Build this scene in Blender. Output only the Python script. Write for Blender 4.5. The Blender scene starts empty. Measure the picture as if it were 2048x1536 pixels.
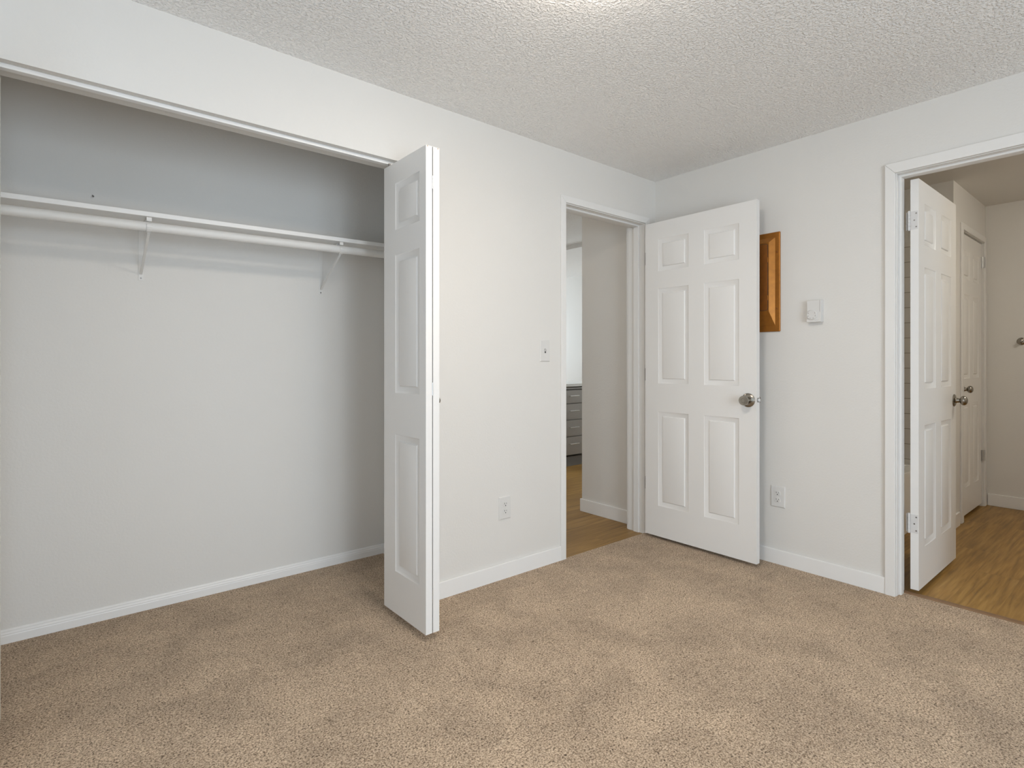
import bpy, bmesh, math, random
from mathutils import Vector, Matrix
random.seed(7)
PI = math.pi
SC = bpy.context.scene
COL = SC.collection

# ------------------------------------------------------------------ camera, world, light, exposure
cam_d = bpy.data.cameras.new('camera'); cam = bpy.data.objects.new('camera', cam_d); COL.objects.link(cam)
cam.location = (-3.250, -2.336, 1.1729)
cam.rotation_euler = (PI/2, 0, -math.radians(39.7375))
cam_d.sensor_fit = 'HORIZONTAL'; cam_d.sensor_width = 36.0
cam_d.lens = 36.0*1102.67/2048
cam_d.shift_y = -43.14/2048
cam_d.clip_start = 0.02
SC.camera = cam

wd = bpy.data.worlds.new('daylight'); SC.world = wd; wd.use_nodes = True
bg = wd.node_tree.nodes['Background']; bg.inputs[0].default_value = (0.62, 0.78, 1.0, 1); bg.inputs[1].default_value = 0.4

SC.view_settings.view_transform = 'Standard'; SC.view_settings.look = 'None'
SC.view_settings.exposure = 0.09; SC.view_settings.gamma = 1.0
SC.cycles.diffuse_bounces = 8; SC.cycles.max_bounces = 12
SC.cycles.sample_clamp_indirect = 4.0

def area(name, loc, rot, sx, sy, power, col):
    l = bpy.data.lights.new(name, 'AREA'); l.shape = 'RECTANGLE'; l.size = sx; l.size_y = sy
    l.energy = power; l.color = col
    o = bpy.data.objects.new(name, l); o.location = loc; o.rotation_euler = rot; COL.objects.link(o); return o
# daylight through the bedroom window behind the camera (light faces +y)
area('daylight_bedroom_window', (-2.65, -4.785, 1.08), (PI/2, 0, 0), 1.7, 1.9, 82, (0.75, 0.875, 1.0))
# fill light added in an invented left-wall window (faces +x)
area('side_fill_light', (-3.985, -1.55, 1.35), (0, -PI/2, 0), 1.5, 1.3, 11, (0.72, 0.86, 1.0))
# daylight through the dining window beyond the hall (faces -y)
area('daylight_dining_window', (1.3, 5.3, 1.45), (-PI/2, 0, 0), 1.7, 1.2, 68, (0.80, 0.91, 1.0))

# ------------------------------------------------------------------ materials
def mat(name, col, rough=0.6, metal=0.0, bump=None, var=None, spec=0.4, coat=0.0):
    m = bpy.data.materials.new(name); m.use_nodes = True
    nt = m.node_tree; n = nt.nodes; L = nt.links; b = n['Principled BSDF']
    b.inputs['Base Color'].default_value = (*col, 1); b.inputs['Roughness'].default_value = rough
    b.inputs['Metallic'].default_value = metal; b.inputs['Specular IOR Level'].default_value = spec
    if coat: b.inputs['Coat Weight'].default_value = coat
    tc = n.new('ShaderNodeTexCoord')
    if var:
        sc, amt = var
        t = n.new('ShaderNodeTexNoise'); t.inputs['Scale'].default_value = sc; t.inputs['Detail'].default_value = 4
        L.new(tc.outputs['Object'], t.inputs['Vector'])
        r = n.new('ShaderNodeValToRGB'); r.color_ramp.elements[0].position = 0.3; r.color_ramp.elements[1].position = 0.7
        r.color_ramp.elements[0].color = (*[c*(1-amt) for c in col], 1)
        r.color_ramp.elements[1].color = (*[min(1, c*(1+amt)) for c in col], 1)
        L.new(t.outputs['Fac'], r.inputs['Fac']); L.new(r.outputs['Color'], b.inputs['Base Color'])
    if bump:
        sc, st, dist = bump
        t = n.new('ShaderNodeTexNoise'); t.inputs['Scale'].default_value = sc; t.inputs['Detail'].default_value = 3
        L.new(tc.outputs['Object'], t.inputs['Vector'])
        bp = n.new('ShaderNodeBump'); bp.inputs['Strength'].default_value = st; bp.inputs['Distance'].default_value = dist
        L.new(t.outputs['Fac'], bp.inputs['Height']); L.new(bp.outputs['Normal'], b.inputs['Normal'])
    return m

M = {}
M['wall'] = mat('wall_paint', (0.715, 0.70, 0.67), 0.55, bump=(95, 0.22, 0.003), var=(2.0, 0.008))
M['trim'] = mat('trim_paint', (0.81, 0.805, 0.79), 0.35, bump=(60, 0.05, 0.002))
M['door'] = mat('door_paint', (0.785, 0.775, 0.755), 0.38, bump=(180, 0.05, 0.001))
M['casing'] = mat('casing_paint', (0.765, 0.757, 0.737), 0.4, bump=(60, 0.05, 0.002))
M['plastic'] = mat('white_plastic', (0.68, 0.67, 0.65), 0.5, spec=0.25)
M['dark'] = mat('dark_slot', (0.03, 0.03, 0.03), 0.7)
M['painted_metal'] = mat('painted_metal', (0.66, 0.65, 0.64), 0.4)
M['rod_paint'] = mat('old_white_paint', (0.745, 0.735, 0.71), 0.45, bump=(90, 0.15, 0.002))
M['nickel'] = mat('satin_nickel', (0.33, 0.305, 0.265), 0.25, 1.0)
M['chrome'] = mat('chrome', (0.62, 0.62, 0.61), 0.38, 0.9)
M['steel'] = mat('dull_steel', (0.22, 0.21, 0.20), 0.4, 1.0)
M['copper'] = mat('copper_paint', (0.36, 0.140, 0.022), 0.36, 0.5, bump=(220, 0.12, 0.001), var=(40, 0.10))
M['copper_dark'] = mat('copper_paint_dark', (0.24, 0.082, 0.012), 0.45, 0.2, var=(30, 0.12))
M['bare_wood'] = mat('bare_wood', (0.50, 0.38, 0.25), 0.8)
M['cab'] = mat('grey_cabinet_paint', (0.30, 0.285, 0.265), 0.45)
M['plinth'] = mat('grey_plinth', (0.20, 0.20, 0.20), 0.5)
M['counter'] = mat('countertop', (0.62, 0.62, 0.60), 0.3, var=(120, 0.12))
M['counter_edge'] = mat('countertop_edge', (0.26, 0.26, 0.26), 0.35, var=(120, 0.12))
M['tub'] = mat('tub_enamel', (0.80, 0.79, 0.76), 0.15)
M['strip'] = mat('transition_strip', (0.23, 0.135, 0.070), 0.5, var=(25, 0.12))

def ceiling_mat():
    m = bpy.data.materials.new('textured_ceiling'); m.use_nodes = True
    nt = m.node_tree; n = nt.nodes; L = nt.links; b = n['Principled BSDF']
    b.inputs['Base Color'].default_value = (0.93, 0.92, 0.90, 1); b.inputs['Roughness'].default_value = 0.6
    b.inputs['Specular IOR Level'].default_value = 0.3
    tc = n.new('ShaderNodeTexCoord')
    t1 = n.new('ShaderNodeTexNoise'); t1.inputs['Scale'].default_value = 98; t1.inputs['Detail'].default_value = 2.5; t1.inputs['Distortion'].default_value = 0.35
    L.new(tc.outputs['Object'], t1.inputs['Vector'])
    r = n.new('ShaderNodeValToRGB'); r.color_ramp.elements[0].position = 0.44; r.color_ramp.elements[1].position = 0.72
    L.new(t1.outputs['Fac'], r.inputs['Fac'])
    bp = n.new('ShaderNodeBump'); bp.inputs['Strength'].default_value = 0.95; bp.inputs['Distance'].default_value = 0.0052
    L.new(r.outputs['Color'], bp.inputs['Height']); L.new(bp.outputs['Normal'], b.inputs['Normal'])
    return m
M['ceil'] = ceiling_mat()

def carpet_mat():
    m = bpy.data.materials.new('carpet_pile'); m.use_nodes = True
    nt = m.node_tree; n = nt.nodes; L = nt.links; b = n['Principled BSDF']
    b.inputs['Roughness'].default_value = 0.95; b.inputs['Specular IOR Level'].default_value = 0.05
    b.inputs['Sheen Weight'].default_value = 0.15
    tc = n.new('ShaderNodeTexCoord')
    def noise(vec, s, d=2.0, dist=0.0):
        t = n.new('ShaderNodeTexNoise'); t.inputs['Scale'].default_value = s; t.inputs['Detail'].default_value = d; t.inputs['Distortion'].default_value = dist
        L.new(vec, t.inputs['Vector']); return t
    def ramp(out, stops):
        r = n.new('ShaderNodeValToRGB'); e = r.color_ramp.elements
        e[0].position = stops[0][0]; e[0].color = (*stops[0][1], 1); e[1].position = stops[-1][0]; e[1].color = (*stops[-1][1], 1)
        for p, c in stops[1:-1]:
            x = e.new(p); x.color = (*c, 1)
        L.new(out, r.inputs['Fac']); return r
    def math_(op, a, b_):
        x = n.new('ShaderNodeMath'); x.operation = op
        for i, v in enumerate((a, b_)):
            if isinstance(v, (int, float)): x.inputs[i].default_value = v
            else: L.new(v, x.inputs[i])
        return x.outputs[0]
    # tufts lean in a slowly changing direction: warp the coordinates before the fine pattern
    lean = noise(tc.outputs['Object'], 34, 2)
    sub = n.new('ShaderNodeVectorMath'); sub.operation = 'SUBTRACT'; sub.inputs[1].default_value = (0.5, 0.5, 0.5); L.new(lean.outputs['Color'], sub.inputs[0])
    scl = n.new('ShaderNodeVectorMath'); scl.operation = 'SCALE'; scl.inputs['Scale'].default_value = 0.012; L.new(sub.outputs[0], scl.inputs[0])
    add = n.new('ShaderNodeVectorMath'); add.operation = 'ADD'; L.new(tc.outputs['Object'], add.inputs[0]); L.new(scl.outputs[0], add.inputs[1])
    tuft = noise(add.outputs[0], 180, 2.5, 0.3)
    fib = noise(add.outputs[0], 480, 2, 0.6)
    hgt = math_('ADD', math_('MULTIPLY', tuft.outputs['Fac'], 0.62), math_('MULTIPLY', fib.outputs['Fac'], 0.38))
    rf = ramp(hgt, [(0.38, (0.09, 0.057, 0.033)), (0.43, (0.345, 0.247, 0.162)), (0.50, (0.545, 0.408, 0.280)), (0.60, (0.81, 0.65, 0.485))])  # dark low stops paint the shade between tufts into the colour
    big = noise(tc.outputs['Object'], 3.4, 5, 0.5); mid = noise(tc.outputs['Object'], 17, 3)
    rb = ramp(math_('ADD', math_('MULTIPLY', big.outputs['Fac'], 0.7), math_('MULTIPLY', mid.outputs['Fac'], 0.3)), [(0.38, (0.80, 0.785, 0.775)), (0.60, (1.05, 1.04, 1.03))])
    mx = n.new('ShaderNodeMix'); mx.data_type = 'RGBA'; mx.blend_type = 'MULTIPLY'; mx.inputs['Factor'].default_value = 1.0
    L.new(rf.outputs['Color'], mx.inputs['A']); L.new(rb.outputs['Color'], mx.inputs['B'])
    L.new(mx.outputs['Result'], b.inputs['Base Color'])
    bp = n.new('ShaderNodeBump'); bp.inputs['Strength'].default_value = 1.0; bp.inputs['Distance'].default_value = 0.008
    L.new(hgt, bp.inputs['Height']); L.new(bp.outputs['Normal'], b.inputs['Normal'])
    return m
M['carpet'] = carpet_mat()

def wood_mat():
    m = bpy.data.materials.new('oak_vinyl_plank'); m.use_nodes = True
    nt = m.node_tree; n = nt.nodes; L = nt.links; b = n['Principled BSDF']
    b.inputs['Roughness'].default_value = 0.42; b.inputs['Specular IOR Level'].default_value = 0.35
    tc = n.new('ShaderNodeTexCoord')
    br = n.new('ShaderNodeTexBrick'); br.offset = 0.37; br.inputs['Scale'].default_value = 1.0
    br.inputs['Brick Width'].default_value = 1.22; br.inputs['Row Height'].default_value = 0.18; br.inputs['Mortar Size'].default_value = 0.0012
    br.inputs['Color1'].default_value = (0.0, 0, 0, 1); br.inputs['Color2'].default_value = (1, 1, 1, 1); br.inputs['Mortar'].default_value = (0.2, 0.2, 0.2, 1)
    L.new(tc.outputs['Object'], br.inputs['Vector'])
    mp = n.new('ShaderNodeMapping'); mp.inputs['Scale'].default_value = (1.6, 26, 1)
    L.new(tc.outputs['Object'], mp.inputs['Vector'])
    addv = n.new('ShaderNodeVectorMath'); addv.operation = 'ADD'
    sc = n.new('ShaderNodeVectorMath'); sc.operation = 'SCALE'; sc.inputs['Scale'].default_value = 9.0
    L.new(br.outputs['Color'], sc.inputs[0]); L.new(mp.outputs['Vector'], addv.inputs[0]); L.new(sc.outputs[0], addv.inputs[1])
    g = n.new('ShaderNodeTexNoise'); g.inputs['Scale'].default_value = 2.2; g.inputs['Detail'].default_value = 7; g.inputs['Distortion'].default_value = 0.35
    L.new(addv.outputs[0], g.inputs['Vector'])
    r = n.new('ShaderNodeValToRGB'); e = r.color_ramp.elements
    e[0].position = 0.30; e[0].color = (0.200, 0.112, 0.033, 1); e[1].position = 0.72; e[1].color = (0.41, 0.248, 0.076, 1)
    x = e.new(0.5); x.color = (0.315, 0.177, 0.046, 1)
    L.new(g.outputs['Fac'], r.inputs['Fac'])
    rb = n.new('ShaderNodeValToRGB'); rb.color_ramp.elements[0].color = (0.82, 0.80, 0.78, 1); rb.color_ramp.elements[1].color = (1.12, 1.12, 1.10, 1)
    L.new(br.outputs['Color'], rb.inputs['Fac'])
    mx = n.new('ShaderNodeMix'); mx.data_type = 'RGBA'; mx.blend_type = 'MULTIPLY'; mx.inputs['Factor'].default_value = 1.0
    L.new(r.outputs['Color'], mx.inputs['A']); L.new(rb.outputs['Color'], mx.inputs['B'])
    L.new(mx.outputs['Result'], b.inputs['Base Color'])
    return m
M['wood'] = wood_mat()

def tile_mat():
    m = bpy.data.materials.new('white_wall_tile'); m.use_nodes = True
    nt = m.node_tree; n = nt.nodes; L = nt.links; b = n['Principled BSDF']
    b.inputs['Roughness'].default_value = 0.2
    tc = n.new('ShaderNodeTexCoord'); mp = n.new('ShaderNodeMapping'); mp.inputs['Rotation'].default_value = (PI/2, 0, PI/2)
    sx = n.new('ShaderNodeSeparateXYZ'); cx = n.new('ShaderNodeCombineXYZ'); ad = n.new('ShaderNodeMath'); ad.operation = 'ADD'
    L.new(tc.outputs['Object'], sx.inputs[0]); L.new(sx.outputs['X'], ad.inputs[0]); L.new(sx.outputs['Y'], ad.inputs[1])
    L.new(ad.outputs[0], cx.inputs['X']); L.new(sx.outputs['Z'], cx.inputs['Y'])
    br = n.new('ShaderNodeTexBrick'); br.inputs['Scale'].default_value = 1.0; br.inputs['Brick Width'].default_value = 0.226
    br.inputs['Row Height'].default_value = 0.113; br.inputs['Mortar Size'].default_value = 0.003
    br.inputs['Color1'].default_value = (0.74, 0.72, 0.68, 1); br.inputs['Color2'].default_value = (0.70, 0.68, 0.64, 1); br.inputs['Mortar'].default_value = (0.42, 0.39, 0.34, 1)
    L.new(cx.outputs[0], br.inputs['Vector']); L.new(br.outputs['Color'], b.inputs['Base Color'])
    return m
M['tile'] = tile_mat()

def emis(name, col, s):
    m = bpy.data.materials.new(name); m.use_nodes = True; nt = m.node_tree
    b = nt.nodes['Principled BSDF']; b.inputs['Base Color'].default_value = (0.9, 0.88, 0.84, 1)
    b.inputs['Emission Color'].default_value = (*col, 1); b.inputs['Emission Strength'].default_value = s
    return m
M['glow'] = emis('lit_frosted_glass', (1.0, 0.89, 0.77), 57.0)
M['glow_hall'] = emis('lit_frosted_glass_hall', (0.88, 0.95, 1.0), 46.0)
M['glow_hall_fill'] = emis('hall_fill_glow', (1.0, 0.96, 0.90), 19.0)  # glow of the added hall fill lamp
M['glow_bath_fill'] = emis('bath_fill_glow', (1.0, 0.93, 0.81), 66.0)  # glow of the added bathroom fill lamp

# ------------------------------------------------------------------ mesh helpers
class MB:
    def __init__(s): s.v = []; s.f = []; s.m = []; s.mi = 0
    def add(s, vs, fs):
        o = len(s.v); s.v += [tuple(p) for p in vs]
        for f in fs: s.f.append([i+o for i in f]); s.m.append(s.mi)
        return s
    def box(s, x0, x1, y0, y1, z0, z1):
        x0, x1 = sorted((x0, x1)); y0, y1 = sorted((y0, y1)); z0, z1 = sorted((z0, z1))
        return s.add([(x0,y0,z0),(x1,y0,z0),(x1,y1,z0),(x0,y1,z0),(x0,y0,z1),(x1,y0,z1),(x1,y1,z1),(x0,y1,z1)],
              [(0,3,2,1),(4,5,6,7),(0,1,5,4),(1,2,6,5),(2,3,7,6),(3,0,4,7)])
    def lathe(s, origin, axis, prof, n=28):
        a = Vector(axis).normalized(); t = Vector((0,0,1)) if abs(a.z) < 0.9 else Vector((1,0,0))
        u = a.cross(t).normalized(); w = a.cross(u); O = Vector(origin); vs = []; fs = []
        for d, r in prof:
            for k in range(n):
                an = 2*PI*k/n; vs.append(O + a*d + (u*math.cos(an) + w*math.sin(an))*max(r, 1e-5))
        for i in range(len(prof)-1):
            for k in range(n):
                k2 = (k+1) % n; fs.append((i*n+k, i*n+k2, (i+1)*n+k2, (i+1)*n+k))
        fs.append(tuple(range(n-1, -1, -1))); fs.append(tuple((len(prof)-1)*n+k for k in range(n)))
        return s.add(vs, fs)
    def cyl(s, p0, p1, r, n=20):
        d = Vector(p1)-Vector(p0); return s.lathe(p0, d, [(0, r), (d.length, r)], n)
    def prism(s, pts, d):          # pts: planar polygon (3D), d: extrusion vector
        n = len(pts); P = [Vector(p) for p in pts]; D = Vector(d)
        return s.add(P + [p+D for p in P], [tuple(range(n-1,-1,-1)), tuple(range(n, 2*n))] + [(i,(i+1)%n,(i+1)%n+n,i+n) for i in range(n)])
    def build(s, name, m, parent=None, bevel=0.0, seg=2, smooth=False, weld=True):
        me = bpy.data.meshes.new(name); me.from_pydata(s.v, [], s.f)
        ms = m if isinstance(m, (list, tuple)) else [m]
        for x in ms: me.materials.append(x)
        if len(ms) > 1:
            for p, i in zip(me.polygons, s.m): p.material_index = i
        bm = bmesh.new(); bm.from_mesh(me)
        if weld: bmesh.ops.remove_doubles(bm, verts=bm.verts, dist=1e-6)
        bmesh.ops.recalc_face_normals(bm, faces=bm.faces); bm.to_mesh(me); bm.free()
        if smooth:
            for p in me.polygons: p.use_smooth = True
            me.set_sharp_from_angle(angle=math.radians(38))
        o = bpy.data.objects.new(name, me); COL.objects.link(o)
        if parent: o.parent = parent
        if bevel:
            b = o.modifiers.new('edge_rounding', 'BEVEL'); b.width = bevel; b.segments = seg; b.limit_method = 'ANGLE'; b.angle_limit = math.radians(40)
        return o

def tag(o, label, cat, group=None, kind=None):
    o['label'] = label; o['category'] = cat
    if group: o['group'] = group
    if kind: o['kind'] = kind
    return o
def thing(name, label, cat, loc=(0,0,0), rz=0.0, group=None, kind=None):
    o = bpy.data.objects.new(name, None); o.empty_display_size = 0.05; COL.objects.link(o)
    o.location = loc; o.rotation_euler = (0, 0, rz)
    return tag(o, label, cat, group, kind)
def struct(name, mb, m, label, cat, **k):
    return tag(mb.build(name, m, **k), label, cat, kind='structure')

H = 2.44
# ------------------------------------------------------------------ room shell
W0, W1 = 0.0, 0.14            # closet wall: room face and inner face
XL, YR = -3.90, -4.70         # unseen left and rear walls
b = MB()                      # closet / hall-door wall (plane y = 0)
b.box(XL-0.1, -3.48, W0, W1, -0.02, H); b.box(-3.48, -1.955, W0, W1, 2.12, H)
b.box(-1.955, -0.905, W0, W1, -0.02, H); b.box(-0.905, -0.113, W0, W1, 2.137, H); b.box(-0.113, 0.12, W0, W1, -0.02, H)
struct('wall_left', b, M['wall'], 'white painted wall holding the closet opening and the hall doorway', 'wall')
b = MB()                      # wall with bath doorway (plane x = 0)
b.box(0, 0.12, -1.431, 0, -0.02, H); b.box(0, 0.12, -2.205, -1.431, 2.13, H); b.box(0, 0.12, YR-0.1, -2.205, -0.02, H)
struct('wall_right', b, M['wall'], 'white painted wall with thermostat, copper panel and bathroom doorway', 'wall')
b = MB()
b.box(XL-0.1, -3.55, YR-0.12, YR, -0.02, H); b.box(-1.75, 0.12, YR-0.12, YR, -0.02, H)
b.box(-3.55, -1.75, YR-0.12, YR, -0.02, 0.08); b.box(-3.55, -1.75, YR-0.12, YR, 2.08, H)
struct('wall_rear', b, M['wall'], 'white wall with the bedroom window, behind the viewpoint', 'wall')
struct('wall_far_left', MB().box(XL-0.1, XL, YR-0.1, -2.2, -0.02, H).box(XL-0.1, XL, -0.9, 0, -0.02, H).box(XL-0.1, XL, -2.2, -0.9, -0.02, 0.6).box(XL-0.1, XL, -2.2, -0.9, 2.1, H), M['wall'], 'white side wall left of the viewpoint', 'wall')
w = MB()
for x0, x1, z0, z1 in ((-3.55,-3.5,0.08,2.08),(-1.80,-1.75,0.08,2.08),(-3.5,-1.80,0.08,0.13),(-3.5,-1.80,2.03,2.08),(-2.67,-2.63,0.13,2.03)):
    w.box(x0, x1, YR-0.10, YR-0.04, z0, z1)
w2 = MB()
for y0, y1, z0, z1 in ((-2.2,-2.15,0.6,2.1),(-0.95,-0.9,0.6,2.1),(-2.15,-0.95,0.6,0.65),(-2.15,-0.95,2.05,2.1),(-1.57,-1.53,0.65,2.05)):
    w2.box(XL-0.08, XL-0.03, y0, y1, z0, z1)
struct('added_window', w2, M['trim'], 'white window frame added around the fill light in the unseen left wall', 'window')  # invented frame that goes with the added side fill light
struct('window_1', w, M['trim'], 'white window frame in the rear bedroom wall', 'window')
struct('ceiling', MB().box(XL-0.1, 0.12, YR-0.1, W0, H, H+0.08), M['ceil'], 'white knockdown textured bedroom ceiling', 'ceiling')

# closet shell
struct('wall_closet_back', MB().box(-3.72, -1.58, 0.79, 0.89, -0.02, H), M['wall'], 'closet back wall behind the shelf and hanging rod', 'wall')
struct('wall_closet_right', MB().box(-1.68, -1.58, W1, 0.79, -0.02, H), M['wall'], 'closet side wall hidden behind the right folding door', 'wall')
struct('wall_closet_left', MB().box(-3.72, -3.62, W1, 0.79, -0.02, H), M['wall'], 'closet side wall at the left end of the rod', 'wall')
struct('ceiling_closet', MB().box(-3.72, -1.58, W1, 0.89, H, H+0.08), M['wall'], 'closet ceiling above the shelf', 'ceiling')

# floors
def flat(rects, z, t):
    m_ = MB()
    for r in rects: m_.box(r[0], r[1], r[2], r[3], z-t, z)
    return m_
struct('floor', flat([(XL, 0.0, YR, 0.0), (-3.62, -1.68, 0.0, 0.79), (0.0, 0.075, -2.193, -1.443)], 0.0, 0.05), M['carpet'], 'tan beige cut pile carpet covering bedroom and closet', 'carpet')
struct('floor_hall', MB().box(-1.58, 3.2, 0.0, 5.4, -0.05, -0.006), M['wood'], 'brown wood plank floor beyond the hall doorway', 'floor')
struct('floor_bath', MB().box(0.075, 2.80, -3.3, -0.3, -0.05, -0.006), M['wood'], 'brown wood plank floor in the bathroom', 'floor')

# hall and kitchen shell
b = MB().box(-0.024, 0.12, W1, 0.675, -0.02, H).box(0.12, 3.2, 0.535, 0.675, -0.02, H)
struct('wall_hall', b, M['wall'], 'white hall wall ending in a corner beyond the hall door', 'wall')
struct('wall_hall_left', MB().box(-1.58, -1.48, W1, 5.4, -0.02, H), M['wall'], 'hall wall on the far side of the closet', 'wall')
struct('wall_light_block', MB().box(-1.48, 0.75, 2.70, 2.80, -0.02, H), M['wall'], 'added unseen wall keeping dining daylight out of the hall', 'wall')  # added out of view to block dining light and darken the hall
struct('wall_kitchen', MB().box(2.42, 2.52, 0.675, 5.4, -0.02, H), M['wall'], 'bright daylit wall above the grey drawers', 'wall')
b = MB().box(-1.58, 0.4, 5.35, 5.45, -0.02, H).box(2.2, 2.52, 5.35, 5.45, -0.02, H).box(0.4, 2.2, 5.35, 5.45, -0.02, 0.8).box(0.4, 2.2, 5.35, 5.45, 2.1, H)
struct('wall_dining', b, M['wall'], 'far wall with the dining window, out of view', 'wall')
struct('ceiling_hall', MB().box(-1.58, 1.03, W1, 5.4, H, H+0.08), M['ceil'], 'darker textured ceiling just beyond the hall doorway', 'ceiling')
struct('ceiling_kitchen', MB().box(1.03, 2.52, 0.6, 5.4, 2.392, H+0.08), M['ceil'], 'lower textured kitchen ceiling with a drop edge', 'ceiling')

# bathroom shell
HB = 2.466
struct('wall_bath_tub', MB().box(1.66, 1.70, -1.33, -0.40, -0.02, HB).box(1.70, 2.80, -1.33, -1.23, 2.155, HB).box(1.70, 1.895, -1.33, -1.23, -0.02, 2.155).box(2.625, 2.80, -1.33, -1.23, -0.02, 2.155).box(1.70, 2.80, -1.24, -1.22, -0.02, HB), M['wall'], 'bathroom wall around the inner closed door', 'wall')  # last box: unseen backing added to stop sky light leaking past the door
struct('wall_bath_far', MB().box(2.692, 2.80, -3.3, -1.33, -0.02, HB), M['wall'], 'dim bathroom end wall with the round hook', 'wall')
struct('wall_bath_back', MB().box(0.12, 1.66, -0.40, -0.30, -0.02, HB), M['wall'], 'bathroom wall along the tub', 'wall')
struct('wall_bath_side', MB().box(0.12, 2.80, -3.4, -3.3, -0.02, HB), M['wall'], 'bathroom side wall out of view', 'wall')
struct('ceiling_bath', MB().box(0.12, 2.80, -3.4, -0.30, HB, HB+0.06), M['wall'], 'plain dim bathroom ceiling', 'ceiling')
struct('wall_bath_tile', MB().box(1.652, 1.66, -1.15, -0.41, 0.40, 2.07).box(0.121, 1.652, -0.41, -0.40, 0.40, 2.07), M['tile'], 'white tile surround seen in the gap beside the open bathroom door', 'tile')

# baseboards
def base(name, pts, hgt, th, label, nrm):
    """flat board along pts; nrm = direction it sticks out."""
    m_ = MB()
    for (p, q), nv in zip(zip(pts[:-1], pts[1:]), nrm):
        x0, x1 = min(p[0], q[0], p[0]+nv[0]*th, q[0]+nv[0]*th), max(p[0], q[0], p[0]+nv[0]*th, q[0]+nv[0]*th)
        y0, y1 = min(p[1], q[1], p[1]+nv[1]*th, q[1]+nv[1]*th), max(p[1], q[1], p[1]+nv[1]*th, q[1]+nv[1]*th)
        m_.box(x0, x1, y0, y1, -0.006, hgt)
    return struct(name, m_, M['trim'], label, 'baseboard', bevel=0.003)
base('baseboard_left', [(-1.955, 0), (-0.937, 0)], 0.084, 0.012, 'flat white baseboard between the folding door and the hall doorway', [(0, -1)])
base('baseboard_right', [(0, -0.012), (0, -1.396)], 0.083, 0.012, 'flat white baseboard under the copper panel and thermostat', [(-1, 0)])
base('baseboard_corner', [(-0.075, 0), (0, 0)], 0.083, 0.012, 'short white baseboard hidden behind the open hall door', [(0, -1)])
base('baseboard_hall', [(-0.024, 0.155), (-0.024, 0.687), (1.0, 0.687)], 0.092, 0.012, 'white baseboard on the hall wall corner over wood floor', [(-1, 0), (0, -1)])
base('baseboard_bath', [(2.692, -1.345), (2.692, -3.3)], 0.092, 0.012, 'white baseboard along the bathroom end wall', [(-1, 0)])
base('baseboard_tub', [(1.66, -1.33), (1.80, -1.33)], 0.092, 0.012, 'small piece of white baseboard left of the inner bathroom door', [(0, -1)])
# moulded closet baseboard
prof = [(0, -0.006), (-0.013, -0.006), (-0.013, 0.032), (-0.0115, 0.036), (-0.012, 0.040), (-0.008, 0.047), (-0.0085, 0.051), (-0.004, 0.057), (0, 0.057)]
b = MB().prism([(-3.62, 0.79+p, z) for p, z in prof], (1.94, 0, 0)); struct('baseboard_closet', b, M['trim'], 'moulded white baseboard along the closet back wall', 'baseboard')
b = MB().prism([(-1.68+p, 0.14, z) for p, z in prof], (0, 0.65, 0)); struct('baseboard_closet_side', b, M['trim'], 'moulded white baseboard on the closet side wall', 'baseboard')

# ------------------------------------------------------------------ door casings and jambs
def casing_A():
    t = thing('trim_1', 'thin white frame around the hall doorway', 'door frame', (-0.51, 0, 0), kind='structure')
    t.location = (0, 0, 0)
    xl, xr, zt, cw = -0.893, -0.125, 2.125, 0.045
    MB().prism([(xl-cw, 0, -0.004), (xl-0.004, 0, -0.004), (xl-0.004, 0, zt+0.004), (xl-cw, 0, zt+cw)], (0, -0.013, 0)).build('casing_side', M['casing'], t, 0.002)
    MB().prism([(xl-cw, 0, zt+cw), (xl-0.004, 0, zt+0.004), (xr+0.004, 0, zt+0.004), (xr+cw, 0, zt+cw)], (0, -0.013, 0)).build('casing_head', M['casing'], t, 0.002)
    MB().prism([(xr+cw, 0, -0.004), (xr+0.004, 0, -0.004), (xr+0.004, 0, zt+0.004), (xr+cw, 0, zt+cw)], (0, -0.013, 0)).build('casing_side', M['casing'], t, 0.002)
    MB().box(xl-0.012, xl, 0.0, W1, -0.006, zt+0.012).box(xr, xr+0.012, 0, W1, -0.006, zt+0.012).box(xl, xr, 0, W1, zt, zt+0.012).build('jamb', M['casing'], t)
    MB().box(xl-0.004, xl+0.011, 0.042, 0.085, -0.006, zt+0.004).box(xr-0.011, xr+0.004, 0.042, 0.085, -0.006, zt+0.004).box(xl+0.007, xr-0.007, 0.042, 0.085, zt-0.011, zt+0.004).build('door_stop', M['casing'], t, 0.002)
    MB().box(xr+0.004, xr+0.055, W1, W1+0.013, -0.006, zt+0.055).box(xl-0.055, xl-0.004, W1, W1+0.013, -0.006, zt+0.055).box(xl-0.004, xr+0.004, W1, W1+0.013, zt+0.004, zt+0.055).build('hall_side_casing', M['casing'], t, 0.002)
casing_A()
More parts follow.
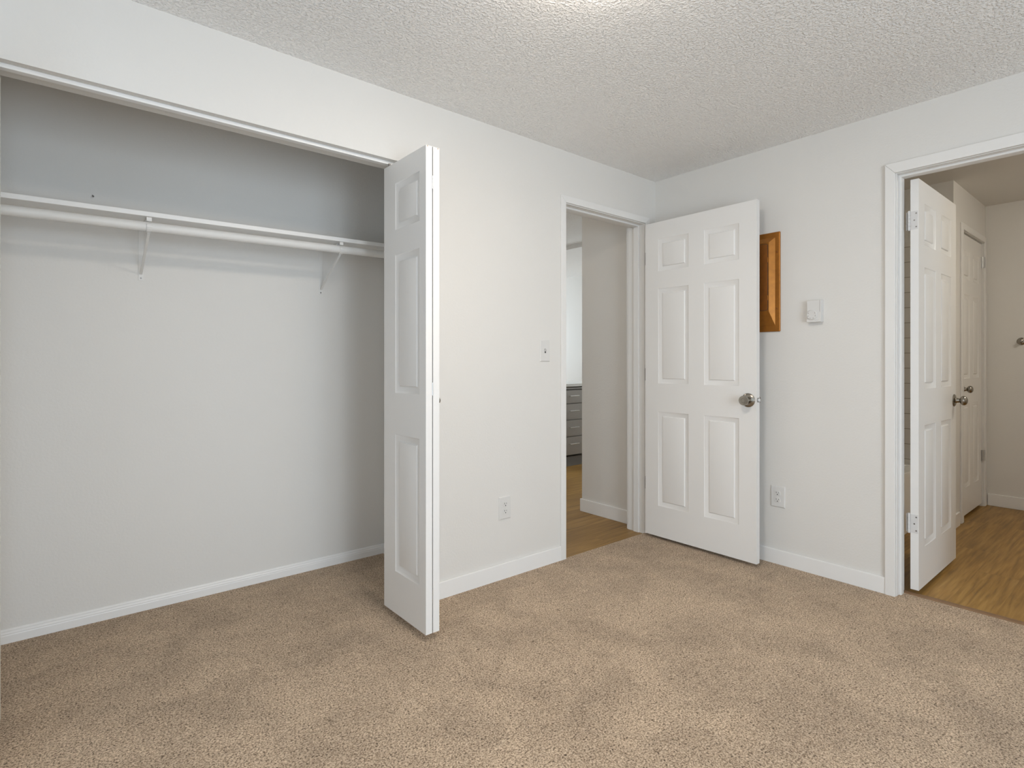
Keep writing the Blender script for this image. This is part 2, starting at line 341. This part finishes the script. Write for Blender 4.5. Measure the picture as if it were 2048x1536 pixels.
def casing_B():
    t = thing('trim_2', 'white mitred frame around the bathroom doorway', 'door frame', (0, 0, 0), kind='structure')
    yl, yr, zt, cw = -1.443, -2.193, 2.118, 0.048
    MB().prism([(0, yl+cw, -0.004), (0, yl+0.003, -0.004), (0, yl+0.003, zt+0.003), (0, yl+cw, zt+cw+0.007)], (-0.016, 0, 0)).build('casing_side', M['casing'], t, 0.004, 3)
    MB().prism([(0, yl+cw, zt+cw+0.007), (0, yl+0.003, zt+0.003), (0, yr-0.003, zt+0.003), (0, yr-cw, zt+cw+0.007)], (-0.016, 0, 0)).build('casing_head', M['casing'], t, 0.002)
    MB().prism([(0, yr-cw, -0.004), (0, yr-0.003, -0.004), (0, yr-0.003, zt+0.003), (0, yr-cw, zt+cw+0.007)], (-0.016, 0, 0)).build('casing_side', M['casing'], t, 0.004, 3)
    MB().box(0, 0.125, yl, yl+0.012, -0.006, zt+0.012).box(0, 0.125, yr-0.012, yr, -0.006, zt+0.012).box(0, 0.125, yr, yl, zt, zt+0.012).build('jamb', M['casing'], t, 0.002)
    MB().box(0.035, 0.078, yl-0.011, yl+0.006, -0.006, zt+0.006).box(0.035, 0.078, yr-0.006, yr+0.011, -0.006, zt+0.006).box(0.035, 0.078, yr+0.005, yl-0.005, zt-0.011, zt+0.006).build('door_stop', M['casing'], t, 0.004, 3)
casing_B()
def casing_C():
    t = thing('trim_3', 'thin frame around the inner bathroom door', 'door frame', (0, 0, 0), kind='structure')
    xl, xr, zt = 1.912, 2.612, 2.150
    MB().box(xl-0.065, xl-0.004, -1.342, -1.33, -0.006, zt+0.05).build('casing_side', M['casing'], t, 0.003)
    MB().box(xr+0.004, xr+0.06, -1.342, -1.33, -0.006, zt+0.05).build('casing_side', M['casing'], t, 0.003)
    MB().box(xl-0.004, xr+0.004, -1.342, -1.33, zt+0.004, zt+0.05).build('casing_head', M['casing'], t, 0.003)
    MB().box(xl-0.012, xl, -1.33, -1.23, -0.006, zt).box(xr, xr+0.012, -1.33, -1.23, -0.006, zt).box(xl, xr, -1.33, -1.23, zt, zt+0.01).build('jamb', M['casing'], t)
casing_C()
b = MB().box(-3.48, -1.955, 0.030, 0.058, 2.105, 2.12)
tag(b.build('trim_4', M['trim'], bevel=0.002), 'white folding door track under the closet header', 'door track', kind='structure')
b = MB().prism([(0.070, -2.19, -0.006), (0.078, -2.19, 0.004), (0.10, -2.19, 0.006), (0.125, -2.19, 0.0), (0.128, -2.19, -0.006)], (0, 0.745, 0))
tag(b.build('trim_5', M['strip']), 'brown transition strip between carpet and bathroom floor', 'floor strip', kind='structure')

# ------------------------------------------------------------------ panel doors
def leaf(name, Wd, Hd, T, panels, parent, m):
    """local: x across, y 0 (front) .. T (back), z up. panels = (u0,u1,z0,z1)"""
    us = sorted({0.0, Wd, *[p[0] for p in panels], *[p[1] for p in panels]})
    zs = sorted({0.0, Hd, *[p[2] for p in panels], *[p[3] for p in panels]})
    mb = MB()
    rings = [(0, 0), (0.003, 0.0022), (0.010, 0.0042), (0.022, 0.0092), (0.027, 0.0102), (0.0305, 0.0102), (0.0345, 0.0045), (0.037, 0.0038)]
    for side in (0, 1):
        Y = lambda d: d if side == 0 else T-d
        for i in range(len(us)-1):
            for k in range(len(zs)-1):
                u0, u1, z0, z1 = us[i], us[i+1], zs[k], zs[k+1]
                if any(abs(p[0]-u0) < 1e-6 and abs(p[1]-u1) < 1e-6 and abs(p[2]-z0) < 1e-6 and abs(p[3]-z1) < 1e-6 for p in panels):
                    vs = []; fs = []
                    for ins, d in rings:
                        vs += [(u0+ins, Y(d), z0+ins), (u1-ins, Y(d), z0+ins), (u1-ins, Y(d), z1-ins), (u0+ins, Y(d), z1-ins)]
                    for r in range(len(rings)-1):
                        for c in range(4):
                            c2 = (c+1) % 4; fs.append((r*4+c, r*4+c2, r*4+4+c2, r*4+4+c))
                    e = (len(rings)-1)*4; fs.append((e, e+1, e+2, e+3)); mb.add(vs, fs)
                else:
                    mb.add([(u0, Y(0), z0), (u1, Y(0), z0), (u1, Y(0), z1), (u0, Y(0), z1)], [(0, 1, 2, 3)])
    for i in range(len(us)-1):
        for z in (0, Hd): mb.add([(us[i], 0, z), (us[i+1], 0, z), (us[i+1], T, z), (us[i], T, z)], [(0, 1, 2, 3)])
    for k in range(len(zs)-1):
        for u in (0, Wd): mb.add([(u, 0, zs[k]), (u, 0, zs[k+1]), (u, T, zs[k+1]), (u, T, zs[k])], [(0, 1, 2, 3)])
    o = mb.build(name, m, parent, smooth=True)
    o.data.set_sharp_from_angle(angle=math.radians(24))
    return o
ZP = [(0.202, 0.827), (1.014, 1.642), (1.756, 1.970)]
def six(u): return [(a, c, z0, z1) for a, c in u for z0, z1 in ZP]

def knob_priv(parent, u, z, y0, s):
    """door knob on face y0 pointing s (-1 front / +1 back); local door axes"""
    MB().lathe((u, y0, z), (0, s, 0), [(0, 0.040), (0.004, 0.040), (0.009, 0.033), (0.012, 0.026)], 36).build('rosette', M['nickel'], parent, smooth=True)
    MB().lathe((u, y0+s*0.010, z), (0, s, 0), [(0, 0.020), (0.012, 0.015), (0.022, 0.017), (0.030, 0.0245), (0.040, 0.0285), (0.050, 0.0275), (0.056, 0.024), (0.057, 0.012), (0.0555, 0.011), (0.0555, 0.0)], 36).build('knob', M['nickel'], parent, smooth=True)
def knob_ball(parent, u, z, y0, s):
    MB().lathe((u, y0, z), (0, s, 0), [(0, 0.036), (0.003, 0.036), (0.007, 0.031), (0.010, 0.017), (0.013, 0.0145)], 36).build('rosette', M['nickel'], parent, smooth=True)
    pr = [(0.0, 0.0150), (0.004, 0.0138), (0.012, 0.0125), (0.0155, 0.0105)]
    for k in range(1, 17):
        a = PI*k/16; c = 0.0335
        d = c-0.0190*math.cos(a); r = 0.0272*math.sin(a)**0.92
        if d > 0.0168: pr.append((d, max(r, 0.0)))
    MB().lathe((u, y0+s*0.012, z), (0, s, 0), pr, 36).build('knob', M['nickel'], parent, smooth=True)

# hall door, standing open almost against the right wall
d = thing('door_1', 'white six panel door swung open toward the copper panel', 'door', (-0.166, -0.041, 0.020), -PI/2, kind='structure')
leaf('door_leaf', 0.768, 2.085, 0.035, six([(0.102, 0.329), (0.437, 0.663)]), d, M['door'])
knob_priv(d, 0.720, 0.935, 0.0, -1); knob_priv(d, 0.720, 0.935, 0.035, 1)
x = MB().lathe((0.768, 0.0175, 0.937), (1, 0, 0), [(0, 0.013), (0.0015, 0.013), (0.0015, 0.008)], 24); x.build('latch_plate', M['steel'], d, smooth=True)
x = MB().prism([(0.766, 0.0105, 0.929), (0.781, 0.0145, 0.929), (0.781, 0.0245, 0.929), (0.766, 0.0245, 0.929)], (0, 0, 0.016)); x.build('latch', M['chrome'], d, 0.002)
for z in (1.815, 1.03, 0.296):
    MB().cyl((-0.006, 0.014, z), (-0.006, 0.014, z+0.084), 0.006).box(-0.0025, 0.0, 0.004, 0.034, z, z+0.084).box(-0.012, -0.006, 0.012, 0.030, z, z+0.084).build('hinge', M['steel'], d, smooth=True)

# bathroom door, open into the bathroom
d = thing('door_2', 'white six panel door open into the bathroom', 'door', (0.101, -1.510, 0.022), 0, kind='structure')
leaf('door_leaf', 0.737, 2.079, 0.035, six([(0.102, 0.312), (0.415, 0.628)]), d, M['door'])
knob_ball(d, 0.690, 0.930, 0.0, -1); knob_ball(d, 0.690, 0.930, 0.035, 1)
for z in (1.825, 0.288):
    h = MB().box(-0.0025, 0.0, 0.004, 0.033, z, z+0.092)
    for k in range(5): h.cyl((0.000, 0.041, z+0.0186*k+0.0006), (0.000, 0.041, z+0.0186*k+0.0178), 0.0065, 16)
    h.box(0.0, 0.016, 0.050, 0.0525, z, z+0.092)
    h.cyl((0.0, 0.041, z-0.004), (0.0, 0.041, z+0.097), 0.0045, 12)
    hg = h.build('hinge', M['painted_metal'], d, smooth=True)
    for yy, zz in ((0.010, 0.012), (0.018, 0.046), (0.010, 0.080)):
        MB().lathe((-0.0025, yy, z+zz), (-1, 0, 0), [(0, 0.0038), (0.0008, 0.003)], 12).build('screw', M['steel'], hg, smooth=True)

# inner bathroom door, closed
d = thing('door_3', 'closed white six panel door inside the bathroom', 'door', (1.916, -1.320, 0.018), 0, kind='structure')
leaf('door_leaf', 0.690, 2.122, 0.035, [(u0*0.95, u1*0.95, z0*1.018, z1*1.018) for u0, u1, z0, z1 in six([(0.095, 0.300), (0.420, 0.620)])], d, M['door'])
knob_ball(d, 0.052, 0.955, 0.0, -1)
for z in (1.93, 0.35):
    h = MB().cyl((0.694, -0.006, z), (0.694, -0.006, z+0.088), 0.006, 14).box(0.66, 0.690, -0.002, 0.0, z, z+0.088).box(0.697, 0.704, -0.022, -0.010, z, z+0.088)
    h.build('hinge', M['chrome'], d, smooth=True)

# ------------------------------------------------------------------ folding closet doors
def bifold(label, face_x, sgn, knob_out):
    """face_x: outer face x of the leaf seen from the opening; sgn=+1 right pair, -1 left pair (mirrored)"""
    t = thing('bifold_door', label, 'folding door', (face_x, 0.047 if sgn > 0 else 0.074, 0.030), -PI/2, 'folding closet doors', 'thing')
    pan = [(0.109, 0.325, z0-0.010, z1-0.010) for z0, z1 in ZP]
    T = 0.0305
    for k in range(2):
        off = k*(T+0.0048) if sgn > 0 else -(k+1)*T - k*0.004
        o = leaf('folding_leaf', 0.378, 2.055, T, pan, t, M['door']); o.location = (0, off, 0)
        yy = 0.006 if k == 0 else T-0.009
        MB().box(0.3779, 0.3785, yy, yy+0.0035, 2.049, 2.0545).build('paint_chip', M['bare_wood'], o)
    g0 = T if sgn > 0 else -T-0.004
    for z in (0.130, 1.003, 1.876):
        h = MB()
        for j in range(4): h.cyl((0.3785, g0+0.002, z+0.014*j), (0.3785, g0+0.002, z+0.014*j+0.0128), 0.0024, 10)
        h.box(0.33, 0.378, g0+0.0002, g0+0.0012, z, z+0.056).box(0.33, 0.378, g0+0.0028, g0+0.0038, z, z+0.056)
        h.build('hinge', M['chrome'], t, smooth=True)
    y_out = 2*T+0.004 if sgn > 0 else -2*T-0.004
    MB().lathe((0.335, y_out, 0.978), (0, sgn, 0), [(0, 0.008), (0.006, 0.007), (0.012, 0.008), (0.017, 0.0135), (0.023, 0.0145), (0.027, 0.012), (0.028, 0.0)], 24).build('knob', M['nickel'], t, smooth=True)
    MB().cyl((0.022, (T/2 if sgn > 0 else -T/2), 2.055), (0.022, (T/2 if sgn > 0 else -T/2), 2.076), 0.005, 12).build('pivot_pin', M['steel'], t, smooth=True)
    return t
bifold('white folding closet door standing folded in the middle of the photo', -2.052, 1, 1)
bifold('white folding closet door folded at the left edge of the photo', -3.381, -1, 1)

# ------------------------------------------------------------------ closet shelf, rod, brackets
def zs_(x): return 1.794 + 0.0141*(x+3.405)
def zr_(x): return 1.753 + 0.0165*(x+3.406)
b = MB().add([(-3.615, 0.485, zs_(-3.615)), (-1.685, 0.485, zs_(-1.685)), (-1.685, 0.789, zs_(-1.685)), (-3.615, 0.789, zs_(-3.615)),
              (-3.615, 0.485, zs_(-3.615)+0.021), (-1.685, 0.485, zs_(-1.685)+0.021), (-1.685, 0.789, zs_(-1.685)+0.021), (-3.615, 0.789, zs_(-3.615)+0.021)],
             [(0,3,2,1),(4,5,6,7),(0,1,5,4),(1,2,6,5),(2,3,7,6),(3,0,4,7)])
tag(b.build('closet_shelf', M['trim'], bevel=0.002), 'long white shelf board across the closet above the rod', 'shelf')
rod = thing('closet_rod', 'white painted hanging rod under the closet shelf', 'closet rod', (-2.65, 0.51, zr_(-2.65)))
MB().cyl((-3.612+2.65, 0, zr_(-3.612)-zr_(-2.65)), (-1.688+2.65, 0, zr_(-1.688)-zr_(-2.65)), 0.0205, 28).build('pole', M['rod_paint'], rod, smooth=True)
for x in (-3.619, -1.682):
    s = 1 if x < -3 else -1
    MB().lathe((x+2.65, 0, zr_(x)-zr_(-2.65)), (s, 0, 0), [(0, 0.036), (0.004, 0.036), (0.006, 0.026), (0.016, 0.025), (0.016, 0.0215)], 28).build('rod_cup', M['rod_paint'], rod, smooth=True)
def bracket(x, label):
    zb, zr = zs_(x), zr_(x)
    t = thing('shelf_bracket', label, 'bracket', (x, 0.79, 1.56), 0, 'closet shelf brackets')
    Z = lambda z: z-1.56; Y = lambda y: y-0.79
    MB().box(-0.0105, 0.0105, Y(0.787), Y(0.790), 0.0, Z(zb)-0.002).build('wall_plate', M['rod_paint'], t, 0.001)
    MB().box(-0.0085, 0.0085, Y(0.505), Y(0.787), Z(zb)-0.0045, Z(zb)-0.0012).build('arm', M['rod_paint'], t, 0.001)
    # J hook: drops behind the rod, runs under it and turns up in front
    pts = [(0.512, zb-0.004), (0.5345, zb-0.006), (0.535, zr+0.004)]
    for k in range(0, 10):
        a = -k/9*PI*1.04; pts.append((0.51+0.0235*math.cos(a), zr+0.0235*math.sin(a)))
    pts.append((0.484, zr+0.008))
    m_ = MB(); th = 0.0028
    m_.box(-0.0095, 0.0095, Y(0.492), Y(0.495), Z(zr)+0.0215, Z(zb)-0.0015)
    for (y0, z0), (y1, z1) in zip(pts[:-1], pts[1:]):
        dx, dz = y1-y0, z1-z0; l = math.hypot(dx, dz) or 1; nx, nz = -dz/l*th/2, dx/l*th/2
        m_.prism([(-0.0095, Y(y0+nx), Z(z0+nz)), (-0.0095, Y(y1+nx), Z(z1+nz)), (-0.0095, Y(y1-nx), Z(z1-nz)), (-0.0095, Y(y0-nx), Z(z0-nz))], (0.019, 0, 0))
    m_.build('rod_hook', M['rod_paint'], t)
    p0 = Vector((0, Y(0.512), Z(zr)-0.026)); p1 = Vector((0, Y(0.7855), 0.030)); dd = (p1-p0).normalized(); nn = Vector((0, -dd.z, dd.y))*0.0022
    m_ = MB().prism([p0+nn+Vector((-0.005,0,0)), p1+nn+Vector((-0.005,0,0)), p1-nn+Vector((-0.005,0,0)), p0-nn+Vector((-0.005,0,0))], (0.010, 0, 0))
    m_.build('brace', M['rod_paint'], t)
    MB().lathe((0, Y(0.787), 0.011), (0, -1, 0), [(0, 0.0038), (0.0015, 0.003)], 12).build('screw', M['steel'], t, smooth=True)
    return t
bracket(-2.933, 'white metal rod bracket nearer the open left end of the closet')
bracket(-2.075, 'white metal rod bracket beside the folding door in shadow')
tag(MB().lathe((-3.115, 0.79, 1.928), (0.1, -1, -0.5), [(0, 0.0022), (0.016, 0.002), (0.017, 0.004), (0.018, 0.004)], 10).build('nail', M['steel'], smooth=True), 'tiny dark nail in the closet wall above the shelf', 'nail')

# ------------------------------------------------------------------ wall plates
def outlet(label, loc, rz):
    """local: plate in xz plane, facing -y"""
    t = thing('wall_outlet', label, 'outlet', loc, rz, 'duplex wall outlets')
    w_, h_ = 0.042, 0.0625
    MB().add([(-w_,0,-h_),(w_,0,-h_),(w_,0,h_),(-w_,0,h_),(-w_+0.0045,-0.0065,-h_+0.0045),(w_-0.0045,-0.0065,-h_+0.0045),(w_-0.0045,-0.0065,h_-0.0045),(-w_+0.0045,-0.0065,h_-0.0045)],
             [(0,1,2,3),(7,6,5,4),(0,4,5,1),(1,5,6,2),(2,6,7,3),(3,7,4,0)]).build('face_plate', M['plastic'], t, 0.0012)
    for s in (1, -1):
        zc = 0.0195*s
        pts = []
        for k in range(24):
            a = 2*PI*k/24; px, pz = 0.0165*math.cos(a), 0.0165*math.sin(a); pz = max(-0.0125, min(0.0125, pz)); pts.append((px, -0.006, zc+pz))
        r = MB().prism(pts, (0, -0.0032, 0)).build('receptacle', M['plastic'], t, 0.0008)
        MB().box(-0.0075, -0.0053, -0.0097, -0.0090, zc+0.000, zc+0.009).box(0.0053, 0.0072, -0.0097, -0.0090, zc+0.001, zc+0.008).lathe((0, -0.0090, zc-0.0065), (0, -1, 0), [(0, 0.0030), (0.0007, 0.0030)], 12).build('slots', M['dark'], r)
    MB().lathe((0, -0.0065, 0), (0, -1, 0), [(0, 0.0034), (0.001, 0.0026)], 14).build('screw', M['plastic'], t, smooth=True)
    return t
outlet('white double outlet low on the wall beside the folding closet door', (-1.361, 0, 0.3825), 0)
outlet('white double outlet low on the wall below the thermostat', (0, -0.855, 0.391), -PI/2)
t = thing('light_switch', 'white toggle light switch left of the hall doorway', 'light switch', (-1.0625, 0, 1.2395))
MB().add([(-0.039,0,-0.062),(0.039,0,-0.062),(0.039,0,0.062),(-0.039,0,0.062),(-0.035,-0.006,-0.058),(0.035,-0.006,-0.058),(0.035,-0.006,0.058),(-0.035,-0.006,0.058)],
         [(0,1,2,3),(7,6,5,4),(0,4,5,1),(1,5,6,2),(2,6,7,3),(3,7,4,0)]).build('face_plate', M['plastic'], t, 0.0012)
MB().box(-0.0052, 0.0052, -0.0066, -0.0058, -0.012, 0.012).build('slot', M['dark'], t)
MB().prism([(-0.004, -0.004, -0.006), (-0.004, -0.004, 0.006), (-0.004, -0.016, 0.013), (-0.004, -0.017, 0.008)], (0.008, 0, 0)).build('toggle', M['plastic'], t, 0.0008)
for z in (0.030, -0.030):
    MB().lathe((0, -0.006, z), (0, -1, 0), [(0, 0.0032), (0.001, 0.0024)], 14).build('screw', M['plastic'], t, smooth=True)

# thermostat (local faces -y, rotated to face -x)
t = thing('thermostat', 'small white dial thermostat between copper panel and bathroom doorway', 'thermostat', (0, -1.064, 1.455), -PI/2)
MB().box(-0.036, 0.038, -0.010, 0, -0.058, 0.061).build('base', M['plastic'], t, 0.002)
MB().prism([(-0.0375, -0.010, -0.060), (-0.0375, -0.034, -0.060), (-0.0375, -0.034, -0.048), (-0.0375, -0.030, -0.040), (-0.0375, -0.030, 0.060), (-0.0375, -0.010, 0.060)], (0.074, 0, 0)).build('cover', M['plastic'], t, 0.002)
MB().box(0.0296, 0.0304, -0.0304, -0.0298, -0.004, 0.0600).build('cover_seam', M['steel'], t)
dl = MB().lathe((-0.009, -0.030, -0.020), (0, -1, 0), [(0, 0.0265), (0.0065, 0.0265), (0.0085, 0.0245), (0.0085, 0.0)], 40).build('dial', M['plastic'], t, smooth=True)
tk = MB()
for k in range(6):
    a = math.radians(150+k*48); cx_, cz_ = -0.009+0.0195*math.cos(a), -0.020+0.0195*math.sin(a); tk.box(cx_-0.001, cx_+0.001, -0.0388, -0.0383, cz_-0.0024, cz_+0.0024)
tk.build('dial_marks', M['steel'], dl)

# copper breaker panel (local faces -y, rotated to face -x); x to the right in the photo = -world y
t = thing('breaker_panel', 'copper coloured electrical panel cover half behind the open hall door', 'breaker panel', (0, -0.871, 1.353), -PI/2)
Wp, Hp = 0.36, 0.582
MB().box(-Wp, 0, -0.011, 0, 0, Hp).build('cover_plate', M['copper'], t, 0.006, 3)
o0, o1 = (-Wp+0.027, -0.027), (0.034, Hp-0.030)
i0, i1 = (-Wp+0.055, -0.055), (0.118, Hp-0.060)
yb, yt = -0.011, -0.033
MB().add([(o0[0],yb,o1[0]),(o0[1],yb,o1[0]),(o0[1],yb,o1[1]),(o0[0],yb,o1[1]),(i0[0],yt,i1[0]),(i0[1],yt,i1[0]),(i0[1],yt,i1[1]),(i0[0],yt,i1[1])],
         [(0,1,2,3),(7,6,5,4),(0,4,5,1),(1,5,6,2),(2,6,7,3),(3,7,4,0)]).build('raised_frame', M['copper'], t, 0.001)
def rrect(x0, x1, z0, z1, r, y):
    pts = []
    for cx_, cz_, a0 in ((x1-r, z1-r, 0), (x0+r, z1-r, 90), (x0+r, z0+r, 180), (x1-r, z0+r, 270)):
        for k in range(7):
            a = math.radians(a0+15*k); pts.append((cx_+r*math.cos(a), y, cz_+r*math.sin(a)))
    return pts
dx0, dx1, dz0, dz1 = i0[0]+0.004, i0[1]-0.004, i1[0]+0.006, i1[1]-0.006
MB().prism(rrect(dx0, dx1, dz0, dz1, 0.014, yt), (0, -0.0006, 0)).build('door_gap', M['dark'], t)
dr = MB().prism(rrect(dx0+0.0022, dx1-0.0022, dz0+0.0022, dz1-0.0022, 0.012, yt), (0, -0.0028, 0)).build('panel_door', M['copper_dark'], t, 0.001)
MB().box(dx1-0.038, dx1-0.035, yt-0.0046, yt-0.0028, dz0+0.002, dz1-0.002).build('door_rib', M['copper'], dr)
for z in (dz0+0.075, dz1-0.095):
    MB().cyl((dx1-0.001, yt-0.003, z-0.014), (dx1-0.001, yt-0.003, z+0.014), 0.0022, 10).build('panel_hinge', M['copper'], dr, smooth=True)
for z in (0.135, Hp-0.118):
    MB().lathe((-0.0175, -0.011, z), (0, -1, 0), [(0, 0.0062), (0.0022, 0.0055), (0.0030, 0.003)], 18).build('screw', M['copper_dark'], t, smooth=True)
    MB().lathe((-Wp+0.0175, -0.011, z), (0, -1, 0), [(0, 0.0062), (0.0022, 0.0055), (0.0030, 0.003)], 18).build('screw', M['copper_dark'], t, smooth=True)

# ------------------------------------------------------------------ kitchen drawers and worktop
t = thing('drawer_cabinet', 'grey kitchen cabinet with four drawers seen through the hall doorway', 'cabinet', (1.165, 2.03, 0))
MB().box(0, 0.455, 0.020, 0.60, 0.125, 0.857).box(0, 0.455, 0.060, 0.60, 0.857, 0.899).build('body', M['cab'], t, 0.001)
MB().box(0.0, 0.455, 0.042, 0.56, -0.006, 0.100).build('plinth', M['plinth'], t)
for z0, z1 in ((0.128, 0.330), (0.337, 0.519), (0.526, 0.704), (0.711, 0.856)):
    dw = MB().box(0.004, 0.451, 0, 0.019, z0, z1).build('drawer', M['cab'], t, 0.002)
    zc = (z0+z1)/2+0.012 if z1 > 0.34 else 0.255
    h = MB().cyl((0.035, -0.036, zc), (0.180, -0.036, zc), 0.0055, 14).cyl((0.055, 0.0, zc), (0.055, -0.036, zc), 0.0042, 10).cyl((0.150, 0.0, zc), (0.150, -0.036, zc), 0.0042, 10)
    h.build('handle', M['chrome'], dw, smooth=True)
MB().box(0.002, 0.453, 0.030, 0.060, 0.872, 0.884).build('pull_strip', M['chrome'], t, 0.002)
tag(MB().box(0.77, 2.40, 2.015, 2.66, 0.900, 0.932).build('worktop', M['counter'], bevel=0.003), 'pale grey worktop over the kitchen drawers', 'worktop')

# ------------------------------------------------------------------ bathtub and hook
tb = thing('bathtub', 'white bathtub just visible in the gap by the bathroom door hinges', 'bathtub', (0.89, -0.79, 0))
def tub():
    m_ = MB(); x0, x1, y0, y1 = -0.765, 0.760, -0.365, 0.380
    m_.box(x0, x1, y0, y0+0.02, -0.006, 0.40)
    loops = [(x0, x1, y0, y1, 0.40), (x0, x1, y0, y1, 0.415), (x0+0.07, x1-0.07, y0+0.06, y1-0.06, 0.415), (x0+0.10, x1-0.10, y0+0.09, y1-0.09, 0.38), (x0+0.20, x1-0.14, y0+0.13, y1-0.13, 0.08)]
    vs = []; fs = []
    for a, c, e, g, z in loops: vs += [(a, e, z), (c, e, z), (c, g, z), (a, g, z)]
    for r in range(len(loops)-1):
        for k in range(4): k2 = (k+1) % 4; fs.append((r*4+k, r*4+k2, r*4+4+k2, r*4+4+k))
    e = (len(loops)-1)*4; fs.append((e, e+1, e+2, e+3)); m_.add(vs, fs)
    return m_
tub().build('tub_shell', M['tub'], tb, 0.004, 2)
hk = thing('robe_hook', 'round dark metal hook on the bathroom end wall', 'hook', (2.692, -1.552, 1.342), -PI/2)
MB().lathe((0, 0, 0), (0, -1, 0), [(0, 0.029), (0.004, 0.029), (0.007, 0.024), (0.010, 0.014)], 32).build('back_plate', M['nickel'], hk, smooth=True)
MB().lathe((0, -0.008, 0), (0, -1, 0), [(0, 0.009), (0.030, 0.008), (0.036, 0.014), (0.044, 0.015), (0.047, 0.010), (0.047, 0)], 28).build('peg', M['nickel'], hk, smooth=True)

# ------------------------------------------------------------------ ceiling lamps (out of frame; hall and bathroom ones added as fill)
def lamp(label, loc, r, glow, deep=0.075):
    t = thing('ceiling_lamp', label, 'ceiling lamp', loc, 0, 'flush ceiling lamps')
    MB().lathe((0, 0, 0), (0, 0, -1), [(0, r*0.95), (0.018, r*0.95), (0.022, r*0.9)], 40).build('lamp_base', M['nickel'], t, smooth=True)
    pr = [(0.022, r)]
    for k in range(1, 9):
        a = PI/2*k/8; pr.append((0.022+deep*math.sin(a), r*math.cos(a)))
    MB().lathe((0, 0, 0), (0, 0, -1), pr, 40).build('lamp_shade', glow, t, smooth=True)
lamp('round flush lamp on the bedroom ceiling', (-2.02, -1.25, 2.44), 0.17, M['glow'], 0.045)
lamp('round flush lamp on the kitchen ceiling beyond the hall wall', (1.80, 1.25, 2.392), 0.14, M['glow_hall'])
lamp('added unseen fill lamp on the hall ceiling behind the closet', (-0.95, 1.15, 2.44), 0.12, M['glow_hall_fill'])  # added to brighten the hall wall
lamp('added unseen fill lamp on the bathroom ceiling', (1.25, -2.55, HB), 0.13, M['glow_bath_fill'])  # added to lift the dim bathroom
